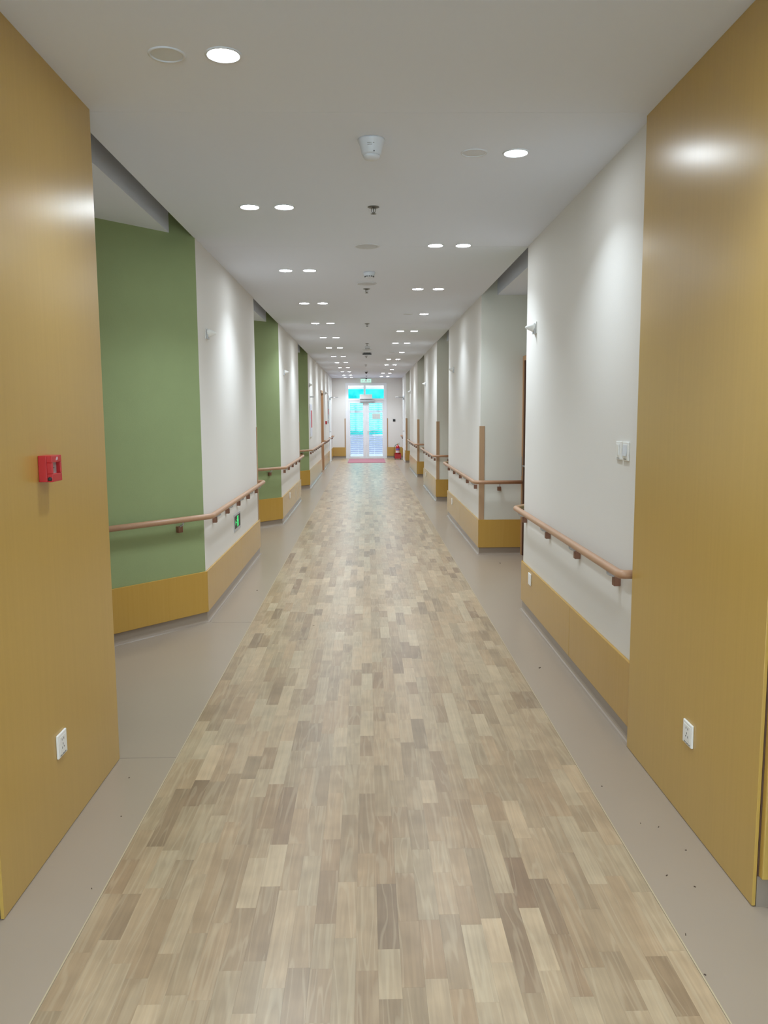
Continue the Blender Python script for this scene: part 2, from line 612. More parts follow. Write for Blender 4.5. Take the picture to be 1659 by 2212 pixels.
# ---- ceiling: roof slab, corridor boards with fine joints, alcove boards behind a shadow slot
ce = MB().box(-4.6, 4.6, -5.2, YE + 0.3, ROOF, ROOF + 0.12).build('ceiling', M['ceiling'])
struct(ce, 'white plasterboard ceiling with fine joint lines over the corridor')
seams = [2.43, 3.68, 6.50, 11.94, 14.52, 17.32, 23.63, YE]
for a, b in zip(seams[:-1], seams[1:]):
    x0, x1 = (XL - 0.006, XR + 0.006)
    if b < 3.8: x0, x1 = -1.19, 1.25
    g = 0.0011
    MB().box(x0, x1, a + g, b - g, CEIL, CEIL + 0.02).build('ceiling_board', M['ceiling'], ce)
MB().box(-4.5, 4.5, -5.1, 2.428, CEIL, CEIL + 0.03).build('ceiling_board', M['ceiling'], ce)
for (a, b) in ((3.66, 6.6), (9.2, 12.0), (15.0, 17.7)):
    MB().box(-1.96, -1.405, a, b, CEIL, ROOF).build('alcove_board', M['ceiling'], ce)
for (a, b) in ((6.4, 9.15), (12.5, 14.9), (18.0, 20.6), (24.0, 26.7)):
    MB().box(1.445, 1.82, a, b, CEIL, ROOF).build('alcove_board', M['ceiling'], ce)

# ---- left side piers
DCH = 0.70
LEFT = [(6.18, 9.27), (11.80, 15.10), (17.55, 22.30)]
names_l = ['nearest', 'middle', 'far']
lw = []
for k, (y0, y1) in enumerate(LEFT):
    cx, cy = XL - DCH, y0 - DCH * 1.17
    poly = [(XL, y0), (XL, y1), (XL - DCH, y1), (cx, cy)]
    w = MB().prism(poly, 0, ROOF, 0, {(3, 0): 1}).build('wall_left', [M['wall'], M['green']])
    struct(w, ['white left wall pier with a green slanted side, nearest the camera', 'white left wall pier with a green slanted side, second along', 'long white left wall pier with a green slanted side, third along'][k])
    lw.append(w)
    path = [(cx, cy), (XL, y0), (XL, y1), (XL - DCH, y1)] if k < 2 else [(cx, cy), (XL, y0), (XL, y1)]
    sp = {0: {1: [0.55]}, 1: {1: [0.5]}, 2: {1: [0.47]}}[k]
    kick_panels(path, -1, w, sp)
    sweep_profile(path, -1, COVE).build('skirting_cove', M['skirt'], w)
    if k < 2:
        # corner guard wraps the square far corner
        gp = [(XL, y1 - 0.045), (XL, y1), (XL - 0.045, y1)]
        q = offset(gp, -1, 0.006)
        MB().prism([gp[0], gp[1], gp[2], q[2], q[1], q[0]], 0.402, 1.462).build('corner_guard', M['guard'], w, bevel=0.002)
# last left wall, beyond the brown doorway
w4 = MB().prism([(XL, 23.40), (XL, YE), (XL - DCH, YE), (XL - DCH, 23.40)], 0, ROOF).build('wall_left', M['wall'])
struct(w4, 'white left wall between the brown doorway and the glass door')
lw.append(w4)
kick_panels([(XL, 23.47), (XL, 26.85)], -1, w4, {0: [0.5]})
sweep_profile([(XL, 23.47), (XL, 26.85)], -1, COVE).build('skirting_cove', M['skirt'], w4)
kick_panels([(XL, 28.05), (XL, YE)], -1, w4)
sweep_profile([(XL, 28.05), (XL, YE)], -1, COVE).build('skirting_cove', M['skirt'], w4)
# filler above and behind the brown doorway
wf = MB().box(XL - DCH, XL - 0.11, 22.30, 23.40, 0, ROOF).box(XL - 0.11, XL, 22.30, 23.40, 2.23, ROOF).build('wall_left', M['wall'])
struct(wf, 'wall above the brown doorway recess on the left')
wb = MB().box(XL - DCH - 0.12, XL - DCH, 2.3, YE, 0, ROOF).build('wall_left_back', M['wall'])
struct(wb, 'back wall of the left-hand door alcoves')

# ---- right side piers
DR = 0.53
RIGHT = [(3.71, 6.50), (9.10, 12.66), (14.80, 18.10), (20.50, 24.10), (26.60, YE)]
rw = []
for k, (y0, y1) in enumerate(RIGHT):
    if k < 4:
        poly = [(XR, y0), (XR + DR, y0), (XR + DR, y1 + DR * 1.17), (XR, y1)]
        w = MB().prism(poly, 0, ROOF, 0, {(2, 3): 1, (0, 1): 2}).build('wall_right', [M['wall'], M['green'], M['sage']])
    else:
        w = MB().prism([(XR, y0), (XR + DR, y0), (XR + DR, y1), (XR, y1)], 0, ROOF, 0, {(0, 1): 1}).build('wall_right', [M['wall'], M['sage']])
    struct(w, 'white right wall pier, ' + ['with the two light switches', 'second from the camera', 'third from the camera', 'fourth from the camera', 'beside the glass door'][k])
    rw.append(w)
    if k == 0:
        path = [(XR, y0 + 0.002), (XR, y1), (XR + DR, y1 + DR * 1.17)]; sp = {0: [0.43]}
    elif k < 4:
        path = [(XR + DR - 0.06, y0), (XR, y0), (XR, y1), (XR + DR, y1 + DR * 1.17)]; sp = {1: [0.5]}
    else:
        path = [(XR + DR - 0.06, y0), (XR, y0), (XR, 27.15)]; sp = {}
    kick_panels(path, 1, w, sp)
    sweep_profile(path, 1, COVE).build('skirting_cove', M['skirt'], w)
    if k == 4:
        kick_panels([(XR, 28.35), (XR, YE)], 1, w)
        sweep_profile([(XR, 28.35), (XR, YE)], 1, COVE).build('skirting_cove', M['skirt'], w)
    if k > 0:
        gp = [(XR + 0.05, y0), (XR, y0), (XR, y0 + 0.05)]
        q = offset(gp, 1, 0.006)
        MB().prism([gp[0], gp[1], gp[2], q[2], q[1], q[0]], 0.402, 1.462).build('corner_guard', M['guard'], w, bevel=0.002)
wb = MB().box(XR + DR, XR + DR + 0.12, 3.0, YE, 0, ROOF).build('wall_right_back', M['wall'])
struct(wb, 'back wall of the right-hand door alcoves')

# ---- maple-clad piers at the mouth of the corridor and the hall behind the camera
WLX, WRX = -1.172, 1.240
wp = MB().prism([(WLX - 0.012, 2.445), (WLX - 0.012, 3.64), (XL - DCH, 3.64), (XL - DCH, 2.60), (-4.5, 2.60), (-4.5, 2.445)], 0, ROOF).build('wall_front_left', M['wall'])
struct(wp, 'maple-panelled wall at the left mouth of the corridor')
MB().box(WLX - 0.012, WLX, 2.436, 3.652, 0.003, CEIL).build('veneer_panel', M['maple'], wp, bevel=0.0015)
MB().box(WLX - 0.012 - 0.002, WLX - 0.25, 3.64, 3.652, 0.003, CEIL).build('veneer_panel', M['maple'], wp)
MB().box(-4.5, WLX - 0.016, 2.424, 2.445, 0.105, CEIL).build('veneer_panel', M['maple'], wp, bevel=0.003)
MB().box(-4.5, WLX - 0.014, 2.436, 2.446, 0.0, 0.105).build('skirting', M['skirt'], wp)
wp2 = MB().prism([(WRX + 0.012, 2.445), (WRX + 0.012, 3.70), (XR + DR, 3.70), (XR + DR, 2.60), (4.5, 2.60), (4.5, 2.445)], 0, ROOF).build('wall_front_right', M['wall'])
struct(wp2, 'maple-panelled wall at the right mouth of the corridor')
MB().box(WRX, WRX + 0.012, 2.436, 3.712, 0.003, CEIL).build('veneer_panel', M['maple'], wp2, bevel=0.0015)
MB().box(WRX + 0.012, XR + 0.02, 3.70, 3.712, 0.003, CEIL).build('veneer_panel', M['maple'], wp2)
MB().box(WRX + 0.018, 4.5, 2.412, 2.445, 0.105, CEIL).build('veneer_panel', M['maple'], wp2, bevel=0.004)
MB().box(WRX + 0.013, 4.5, 2.434, 2.446, 0.0, 0.105).build('skirting', M['skirt'], wp2)
MB().box(WRX + 0.0125, 1.40, 2.4355, 2.446, 0.105, CEIL).build('painted_gap_shade', M['doordark'], wp2)  # dark brown strip that paints shade into the open gap beside the panel
w = MB().box(-4.6, -4.5, -5.2, 2.6, 0, ROOF).build('wall_hall_left', M['wall']); struct(w, 'left wall of the hall behind the camera')
w = MB().box(4.5, 4.6, -5.2, 2.6, 0, ROOF).build('wall_hall_right', M['wall']); struct(w, 'right wall of the hall behind the camera')
WX, WZ0, WZ1 = 2.6, 0.25, 2.70
w = MB().box(-4.6, -WX, -5.2, -5.08, 0, ROOF).box(WX, 4.6, -5.2, -5.08, 0, ROOF).box(-WX, WX, -5.2, -5.08, 0, WZ0).box(-WX, WX, -5.2, -5.08, WZ1, ROOF).build('wall_hall_back', M['wall'])
struct(w, 'back wall of the hall with an added wide window, behind the camera')
win = MB()  # assumed window, added so daylight comes in from behind the camera
for x in (-WX, -0.9, 0.9, WX):
    win.box(x - 0.04, x + 0.04, -5.17, -5.10, WZ0, WZ1)
win.box(-WX, WX, -5.17, -5.10, WZ0, WZ0 + 0.06).box(-WX, WX, -5.17, -5.10, WZ1 - 0.06, WZ1)
wo = win.build('added_window_1', M['alu']); struct(wo, 'wide white-framed window added for daylight in the hall behind the camera')
for x0, x1 in ((-WX + 0.04, -0.94), (-0.86, 0.86), (0.94, WX - 0.04)):
    MB().box(x0, x1, -5.138, -5.132, WZ0 + 0.06, WZ1 - 0.06).build('pane', M['glass'], wo)

# ---- end wall and the glazed double door
DX0, DX1, DZ = -0.700, 0.645, 2.66
we = MB().box(-2.1, DX0, YE, YE + 0.25, 0, ROOF).box(DX1, 2.1, YE, YE + 0.25, 0, ROOF).box(DX0, DX1, YE, YE + 0.25, DZ, ROOF).build('wall_end', M['wall'])
struct(we, 'white end wall around the glazed double door')
for path in ([(XL, YE), (DX0 - 0.075, YE)], [(DX1 + 0.075, YE), (XR, YE)]):
    kick_panels(path, -1, we)
    sweep_profile(path, -1, COVE).build('skirting_cove', M['skirt'], we)
for x0, x1 in ((-0.818, -0.778), (0.723, 0.763)):
    MB().box(x0, x1, YE - 0.010, YE, 0.402, 1.450).build('corner_guard', M['guard'], we, bevel=0.002)
dr = MB()
dr.box(DX0 - 0.075, DX0 + 0.03, YE - 0.02, YE + 0.08, 0, DZ + 0.06).box(DX1 - 0.03, DX1 + 0.075, YE - 0.02, YE + 0.08, 0, DZ + 0.06)
dr.box(DX0 + 0.03, DX1 - 0.03, YE - 0.02, YE + 0.08, DZ - 0.03, DZ + 0.06).box(DX0 + 0.03, DX1 - 0.03, YE - 0.01, YE + 0.08, 2.085, 2.165)
dr.box(DX0 + 0.03, DX1 - 0.03, YE - 0.005, YE + 0.08, 0, 0.015)
dr.box(-0.115, -0.045, YE, YE + 0.08, 2.165, DZ - 0.03)
door = dr.build('door_1', M['alu']); struct(door, 'white glazed double door with a transom light at the corridor end')
for x0, x1 in ((DX0 + 0.03, -0.115), (-0.045, DX1 - 0.03)):
    MB().box(x0, x1, YE + 0.036, YE + 0.042, 2.165, DZ - 0.03).build('transom_pane', M['glass'], door)
for s, (x0, x1, g0, g1) in enumerate(((DX0 + 0.032, -0.042, -0.615, -0.145), (-0.038, DX1 - 0.032, 0.070, 0.560))):
    lf = MB().box(x0, g0, YE + 0.0, YE + 0.055, 0.016, 2.084).box(g1, x1, YE + 0.0, YE + 0.055, 0.016, 2.084)
    lf.box(g0, g1, YE, YE + 0.055, 0.016, 0.075).box(g0, g1, YE, YE + 0.055, 2.0, 2.084)
    leaf = lf.build('door_leaf', M['alu'], door, bevel=0.003)
    MB().box(g0, g1, YE + 0.024, YE + 0.030, 0.075, 2.0).build('pane', M['glass'], leaf)
    if s == 1:
        h = MB().box(0.01, 0.045, YE - 0.012, YE, 0.86, 1.05)
        h.tube([(0.028, YE - 0.01, 0.985), (0.028, YE - 0.05, 0.985), (0.15, YE - 0.05, 0.985)], 0.011, 10)
        h.build('lever_handle', M['white'], leaf)

# ---- brown doorway in the left wall
d2 = MB()
d2.box(XL - 0.11, XL + 0.012, 23.36, 23.47, 0, 2.23).box(XL - 0.11, XL + 0.012, 22.24, 22.34, 0, 2.23).box(XL - 0.11, XL + 0.012, 22.24, 23.47, 2.19, 2.26)
door2 = d2.build('door_2', M['jamb']); struct(door2, 'tan timber doorway set into the far left wall')
MB().box(XL - 0.105, XL - 0.065, 22.345, 23.355, 0.004, 2.185).build('door_leaf', M['doorwood'], door2)
# ---- doors in the right alcoves
for k, (y0, y1) in enumerate(((6.50, 9.10), (12.66, 14.80), (18.10, 20.50), (24.10, 26.60))):
    xb = XR + DR
    ya = y1 - 1.05
    d = MB().box(xb - 0.062, xb, y1 - 0.05, y1 - 0.001, 0, 2.23).box(xb - 0.062, xb, ya - 0.05, ya, 0, 2.23).box(xb - 0.062, xb, ya, y1 - 0.05, 2.18, 2.23)
    dd = d.build('door_%d' % (k + 3), M['jamb']); struct(dd, 'timber door in the ' + ORD[k] + ' alcove on the right')
    MB().box(xb - 0.052, xb, y1 - 0.085, y1 - 0.05, 0, 2.18).build('door_rebate', M['doordark'], dd)
    lf = MB().box(xb - 0.03, xb, ya, y1 - 0.085, 0.005, 2.18).build('door_leaf', M['doorwood'], dd)
    h = MB().tube([(xb - 0.03, y1 - 0.15, 1.02), (xb - 0.075, y1 - 0.15, 1.02), (xb - 0.075, y1 - 0.27, 1.02)], 0.009, 8)
    h.build('lever_handle', M['steel'], lf)
    MB().box(xb - 0.066, xb - 0.06, y1 - 0.045, y1 - 0.02, 0.90, 1.12).build('strike_plate', M['steel'], dd)
# ---- white side doors beside the glass door
for (side, y0, y1, nm, lab) in ((-1, 26.90, 28.00, 'door_7', 'white side door on the left beside the glass door'), (1, 27.20, 28.30, 'door_8', 'white side door on the right beside the glass door')):
    xw = XL if side < 0 else XR
    s = -side
    X = lambda a, b: (min(xw + s * a, xw + s * b), max(xw + s * a, xw + s * b))
    d = MB()
    for a, b, z0, z1 in ((y0 - 0.05, y0, 0, 2.22), (y1, y1 + 0.05, 0, 2.22), (y0, y1, 2.16, 2.22)):
        d.box(*X(0, 0.02), a, b, z0, z1)
    dd = d.build(nm, M['alu']); struct(dd, lab)
    lf = MB().box(*X(0.0, 0.012), y0, y1, 0.01, 2.16).build('door_leaf', M['white'], dd)
    h = MB().tube([(xw + s * 0.012, y0 + 0.1, 1.03), (xw + s * 0.06, y0 + 0.1, 1.03), (xw + s * 0.06, y0 + 0.22, 1.03)], 0.010, 8)
    h.build('lever_handle', M['steel'], lf)
    cl = MB().box(*X(0.012, 0.06), y0 + 0.15, y0 + 0.42, 2.08, 2.14).build('door_closer', M['mid'], lf)
    arm = MB().tube([(xw + s * 0.05, y0 + 0.25, 2.15), (xw + s * 0.30, y0 + 0.45, 2.165), (xw + s * 0.03, y0 + 0.75, 2.18)], 0.009, 8)
    arm.build('closer_arm', M['steel'], dd)

# ================================================================== HANDRAILS
def lp(k):
    y0, y1 = LEFT[k]
    return [(XL - 0.62, y0 - 0.62 * 1.17), (XL, y0), (XL, y1), (XL - 0.30, y1)]


CH = math.hypot(1, 1.17)
handrail(lp(0), -1, 'timber handrail bending off the nearest green wall along the left wall',
         bracket_d=[(0, 0.62 * CH - 0.24), (1, 0.36), (1, 0.96), (1, 1.58), (1, 2.21), (1, 2.83)])
handrail(lp(1), -1, 'timber handrail bending off the second green wall, left side',
         bracket_d=[(0, 0.62 * CH - 0.24), (1, 0.33), (1, 0.99), (1, 1.65), (1, 2.32), (1, 3.0)])
p3 = [(XL - 0.62, LEFT[2][0] - 0.62 * 1.17), (XL, LEFT[2][0]), (XL, 22.10)]
handrail(p3, -1, 'long timber handrail from the third green wall to the brown doorway', end=(XL + 0.004, 22.10),
         bracket_d=[(0, 0.62 * CH - 0.24)] + [(1, 0.3 + 0.66 * i) for i in range(7)])
handrail([(XL, 23.60), (XL, 26.70)], -1, 'short timber handrail on the left wall past the brown doorway', start=(XL + 0.004, 23.60), end=(XL + 0.004, 26.70),
         bracket_d=[(0, 0.2), (0, 0.85), (0, 1.5), (0, 2.15), (0, 2.85)])
handrail([(XL, 28.25), (XL, 29.15)], -1, 'shortest handrail piece on the left, next to the glass door', start=(XL + 0.004, 28.25), end=(XL + 0.004, 29.15),
         bracket_d=[(0, 0.15), (0, 0.75)])
handrail([(XR, 3.775), (XR, 6.50), (XR + 0.30, 6.50 + 0.35)], 1, 'timber handrail below the two light switches on the right wall', start=(XR - 0.004, 3.775),
         bracket_d=[(0, 0.215), (0, 0.985), (0, 1.78), (0, 2.61)])


def rp(k):
    y0, y1 = RIGHT[k]
    return [(XR + DR - 0.063, y0), (XR, y0), (XR, y1), (XR + 0.30, y1 + 0.35)]


for k, lab in ((1, 'timber handrail turning around the nearest guarded corner on the right'), (2, 'timber handrail turning around the second guarded corner on the right'), (3, 'timber handrail turning around the third guarded corner on the right')):
    ln = RIGHT[k][1] - RIGHT[k][0]
    handrail(rp(k), 1, lab, bracket_d=[(0, 0.25)] + [(1, 0.24 + i * (ln - 0.48) / 4) for i in range(5)])
handrail([(XR, 28.50), (XR, 29.25)], 1, 'short handrail piece on the right above the fire extinguisher', start=(XR - 0.004, 28.50), end=(XR - 0.004, 29.25),
         bracket_d=[(0, 0.15), (0, 0.6)])


# ================================================================== CEILING FITTINGS
def ring(name, parent, ro, ri, h, m):
    mb = MB().lathe([(ri, 0.0), (ri, -h * 0.6), (ri + 0.003, -h), (ro - 0.004, -h), (ro, -h * 0.4), (ro, 0.0)], 32, cap=False)
    return mb.build(name, m, parent)


def make_downlight(lit):
    root = empty('downlight')
    ring('trim_ring', root, 0.067, 0.056, 0.005, M['offwhite'])
    if lit:
        MB().add([(0.0555 * math.cos(2 * math.pi * k / 20), 0.0555 * math.sin(2 * math.pi * k / 20), -0.002) for k in range(20)], [tuple(range(20))[::-1]]).build('diffuser', M['lens'], root)
        ld = bpy.data.lights.new('downlight_lamp', 'AREA')
        ld.shape = 'DISK'
        ld.size = 0.108
        ld.energy = LAMP_W
        ld.spread = LAMP_SPREAD
        ld.color = (0.785, 0.90, 1.0)
        lo = bpy.data.objects.new('downlight_lamp', ld)
        COL.objects.link(lo)
        lo.location = (0, 0, -0.0035)
        lo.parent = root
    else:
        MB().lathe([(0.056, -0.0005), (0.050, -0.0012), (0.0, -0.0016)], 32, cap=False).build('diffuser', M['offwhite'], root)
    return root


PROTO = {True: None, False: None}


def downlight(x, y, lit, label):
    if PROTO[lit] is None:
        o = PROTO[lit] = make_downlight(lit)
    else:
        o = copy_tree(PROTO[lit])
    o.location = (x, y, CEIL)
    tag(o, label, 'downlight', 'ceiling downlights')
    return o


LY = [3.118, 5.286, 7.542, 9.726, 11.815, 13.993, 16.11, 18.48, 20.68, 22.92, 25.15, 27.30, 28.80]
for i, y in enumerate(LY):
    for nm, x in (('outer', -0.726), ('inner', -0.510)):
        x -= 0.0015 * max(0, y - 10)
        lit = not (i == 0 and nm == 'outer')
        if not lit:
            downlight(x + 0.012, y, False, 'unlit round downlight at upper left, beside the largest lit one')
        else:
            downlight(x, y, True, 'lit round downlight, %s one of the %s left-hand pair' % (nm, ORD[i]) if i else 'largest lit round downlight, upper left of the ceiling')
RY = [(4.222, 0), (6.457, 1), (8.650, 1), (10.77, 0), (12.958, 1), (15.126, 1), (17.367, 0), (19.543, 1), (21.725, 1), (23.965, 0), (26.10, 1), (28.40, 1)]
for i, (y, both) in enumerate(RY):
    for nm, x in (('outer', 0.756), ('inner', 0.540)):
        x -= 0.0012 * max(0, y - 10)
        if nm == 'inner' and not both:
            downlight(x + 0.006, y, False, 'unlit round downlight, inner one of the %s right-hand pair' % ORD[i])
        else:
            downlight(x, y, True, 'lit round downlight, %s one of the %s right-hand pair' % (nm, ORD[i]))
# the same rows go on over the hall behind the camera
for i, (x, y) in enumerate(((-0.726, 0.95), (-0.510, 0.95), (0.540, 2.05), (0.756, 2.05), (-0.51, -1.25), (0.756, -0.15), (-0.726, -1.25), (0.540, -0.15))):
    downlight(x, y, True, 'lit round downlight over the hall behind the camera, %s' % ORD[i])


def big_detector(x, y):
    root = empty('smoke_detector', (x, y, CEIL))
    tag(root, 'large white tapered detector, nearest fitting on the ceiling centre line', 'detector')
    MB().lathe([(0.064, 0), (0.066, -0.004), (0.064, -0.010), (0.057, -0.024), (0.051, -0.045), (0.047, -0.064), (0.044, -0.072), (0.030, -0.0725)], 36).build('body', M['offwhite'], root)
    MB().lathe([(0.040, -0.072), (0.041, -0.078), (0.034, -0.088), (0.018, -0.094), (0.004, -0.095)], 32).build('cap', M['offwhite'], root)
    pr = MB()
    for (dx, dz, w_) in ((-0.010, -0.030, 0.020), (0.010, -0.030, 0.006), (-0.008, -0.037, 0.024)):
        n_ = max(2, int(w_ / 0.004))
        for i in range(n_):
            a = (dx - w_ / 2 + (i + 0.5) * w_ / n_) / 0.055 - math.pi / 2
            rr = 0.0552 if dz > -0.034 else 0.0534
            xf = Matrix.Translation((rr * math.cos(a), rr * math.sin(a), dz)) @ Matrix.Rotation(a + math.pi / 2, 4, 'Z')
            pr.box(-0.0013, 0.0013, -0.0008, 0.0008, -0.0016, 0.0016, xf=xf)
    pr.build('printed_marking', M['grey'], root)
    a = -math.pi / 2 + 0.26
    MB().lathe([(0.0028, 0.0), (0.0028, 0.002)], 10, xf=Matrix.Translation((0.0462 * math.cos(a), 0.0462 * math.sin(a), -0.064)) @ Matrix.Rotation(math.pi / 2, 4, 'X')).build('indicator', M['black'], root)


big_detector(0.031, 4.03)


def make_sprinkler():
    root = empty('sprinkler')
    MB().lathe([(0.036, 0), (0.037, -0.003), (0.030, -0.006), (0.016, -0.007), (0.014, -0.010)], 24).build('escutcheon', M['sprinkler'], root)
    fr = MB()
    fr.tube([(-0.010, 0, -0.008), (-0.0135, 0, -0.020), (-0.010, 0, -0.032), (0, 0, -0.040)], 0.0022, 8)
    fr.tube([(0.010, 0, -0.008), (0.0135, 0, -0.020), (0.010, 0, -0.032), (0, 0, -0.040)], 0.0022, 8)
    fr.tube([(0, 0, -0.008), (0, 0, -0.036)], 0.0025, 8)
    fr.build('frame', M['sprinkler'], root)
    MB().lathe([(0.005, -0.038), (0.018, -0.042), (0.018, -0.0435), (0.004, -0.0435)], 16).build('deflector', M['sprinkler'], root)
    return root


SP = [(0.051, 5.287), (0.006, 8.641), (0.012, 11.90), (0.012, 15.15), (-0.008, 18.42), (-0.022, 21.68), (-0.010, 27.9)]
pr0 = None
for i, (x, y) in enumerate(SP):
    o = make_sprinkler() if i == 0 else copy_tree(pr0)
    pr0 = pr0 or o
    o.location = (x, y, CEIL)
    tag(o, 'small metal sprinkler head, %s along the ceiling centre line' % ORD[i], 'sprinkler', 'ceiling sprinkler heads')


def disc(x, y, r, label, prot):
    root = empty('ceiling_speaker', (x, y, CEIL))
    tag(root, label, 'speaker', 'round flush ceiling discs')
    ring('rim', root, r, r - 0.012, prot, M['offwhite'])
    MB().lathe([(r - 0.012, -0.002), (r - 0.03, -prot * 1.4), (0.0, -prot * 1.8)], 32, cap=False).build('grille', M['mid'], root)
    MB().box(r * 0.62, r * 0.75, -0.012, -0.006, -prot * 1.35, -prot * 0.9).build('mark', M['grey'], root)


disc(0.012, 6.489, 0.099, 'flush white ceiling disc behind the first sprinkler', 0.004)
disc(0.007, 8.28, 0.100, 'white dished ceiling disc just before the second sprinkler', 0.007)
disc(0.012, 16.65, 0.095, 'white ceiling disc far down, behind the second small detector', 0.007)


def small_detector(x, y, label):
    root = empty('smoke_detector', (x, y, CEIL))
    tag(root, label, 'detector', 'small smoke detectors')
    MB().lathe([(0.053, 0), (0.054, -0.008), (0.050, -0.024), (0.044, -0.036), (0.030, -0.050), (0.010, -0.052)], 28).build('body', M['offwhite'], root)
    for k in range(12):
        a = 2 * math.pi * k / 12
        xf = Matrix.Rotation(a, 4, 'Z') @ Matrix.Translation((0.0405, 0, -0.0395))
        MB().box(-0.002, 0.004, -0.006, 0.006, -0.004, 0.004, xf=xf).build('vent_slot', M['dark'], root)


small_detector(0.031, 7.65, 'white smoke detector with dark slots, before the dished ceiling disc')
small_detector(0.02, 15.9, 'white smoke detector farther down, under the fourth sprinkler')

root = empty('ceiling_grille', (0.010, 17.45, CEIL))
tag(root, 'dark louvred unit hanging flat on the ceiling centre line, far down', 'ceiling unit')
MB().box(-0.075, 0.075, -0.07, 0.07, -0.020, 0).build('base', M['sprinkler'], root, bevel=0.004)
for i in range(3):
    MB().box(-0.095, 0.095, -0.075 + 0.05 * i, -0.04 + 0.05 * i, -0.040, -0.022).build('louvre', M['dark'], root)


def dome(x, y, s, label):
    root = empty('dome_camera', (x, y, CEIL))
    tag(root, label, 'camera', 'dome cameras')
    MB().lathe([(0.055 * s, 0), (0.056 * s, -0.02 * s), (0.048 * s, -0.035 * s)], 24).build('housing', M['offwhite'], root)
    MB().lathe([(0.040 * s, -0.034 * s), (0.036 * s, -0.055 * s), (0.022 * s, -0.072 * s), (0.004 * s, -0.078 * s)], 24).build('dome', M['dark'], root)


dome(-0.012, 24.9, 0.95, 'dark dome camera on the ceiling, before the green exit sign')
dome(-0.015, 28.9, 0.9, 'dome camera on the ceiling right in front of the green exit sign')

# hanging exit sign above the door
root = empty('exit_sign', (-0.03, 29.35, 2.725))
tag(root, 'pale green lit exit sign hanging above the glass door', 'exit sign')
MB().box(-0.19, 0.19, -0.006, 0.006, 0.0, 0.135).build('panel', M['signpale'], root)
MB().box(-0.19, 0.19, -0.012, 0.012, 0.135, CEIL - 2.725).build('housing', M['mid'], root)
ps = MB()
for (x0, x1, z0, z1) in ((-0.015, 0.02, 0.09, 0.115), (-0.03, 0.03, 0.05, 0.088), (-0.04, -0.015, 0.015, 0.05), (0.01, 0.035, 0.015, 0.05), (-0.14, -0.09, 0.055, 0.075), (0.09, 0.14, 0.055, 0.075)):
    ps.box(x0, x1, -0.008, -0.005, z0, z1)
ps.build('pictogram', M['white'], root)


# ================================================================== WALL FITTINGS
def on_wall(name, side, y, z, xw):
    """frame whose local x runs along the wall as you face it, y out of the wall, z up"""
    o = empty(name, (xw, y, z))
    if side == 'L':      # wall faces +x
        o.rotation_euler = (0, 0, -math.pi / 2)
    elif side == 'R':    # wall faces -x
        o.rotation_euler = (0, 0, math.pi / 2)
    elif side == 'E':    # end wall faces -y
        o.rotation_euler = (0, 0, math.pi)
    return o


def call_lamp(side, y, z, label):
    o = on_wall('corridor_call_lamp', side, y, z, XL if side == 'L' else XR)
    tag(o, label, 'wall lamp', 'cone-shaped call lamps')
    MB().box(-0.043, 0.043, 0, 0.007, -0.043, 0.043).build('plate', M['white'], o, bevel=0.002)
    MB().box(-0.032, 0.032, 0.007, 0.020, -0.044, 0.010).build('holder', M['mid'], o, bevel=0.003)
    xf = Matrix.Translation((0, 0.012, 0.004)) @ Matrix.Rotation(-math.pi / 2, 4, 'X')
    MB().lathe([(0.034, 0.0), (0.034, 0.012), (0.029, 0.020), (0.023, 0.036), (0.013, 0.056), (0.004, 0.068)], 24, xf=xf).build('cone', M['white'], o)
    return o


for y, lab in ((6.50, 'white cone lamp on the left wall above the low green exit sign'), (12.45, 'white cone lamp on the second left wall pier'), (17.80, 'white cone lamp on the third left wall pier, above the poster'), (24.6, 'white cone lamp on the far left wall past the brown doorway')):
    call_lamp('L', y, 2.235, lab)
for y, lab in ((6.16, 'white cone lamp high on the nearest right wall pier'), (11.9, 'white cone lamp high on the second right wall pier'), (17.55, 'white cone lamp high on the third right wall pier'), (23.75, 'white cone lamp high on the fourth right wall pier')):
    call_lamp('R', y, 2.235, lab)


def switch(y, wide, label):
    o = on_wall('light_switch', 'R', y, 1.413, XR)
    tag(o, label, 'switch', 'light switches')
    MB().box(-0.044, 0.044, 0, 0.009, -0.046, 0.046).build('plate', M['white'], o, bevel=0.003)
    w_ = 0.026 if wide else 0.017
    xf = Matrix.Translation((0, 0.0085, 0.004)) @ Matrix.Rotation(math.radians(4 if wide else -4), 4, 'X')
    MB().box(-w_, w_, 0, 0.006, -0.028, 0.028, xf=xf).build('rocker', M['offwhite'] if wide else M['white'], o, bevel=0.0015)
    p = MB()
    for i in range(5):
        p.box(-0.020 + i * 0.009, -0.015 + i * 0.009, 0.009, 0.0094, -0.041, -0.036)
    p.build('printed_marking', M['grey'], o)


switch(4.045, False, 'white light switch with a narrow rocker, farther from the maple panel')
switch(3.938, True, 'white light switch with a wide rocker, beside the maple panel')


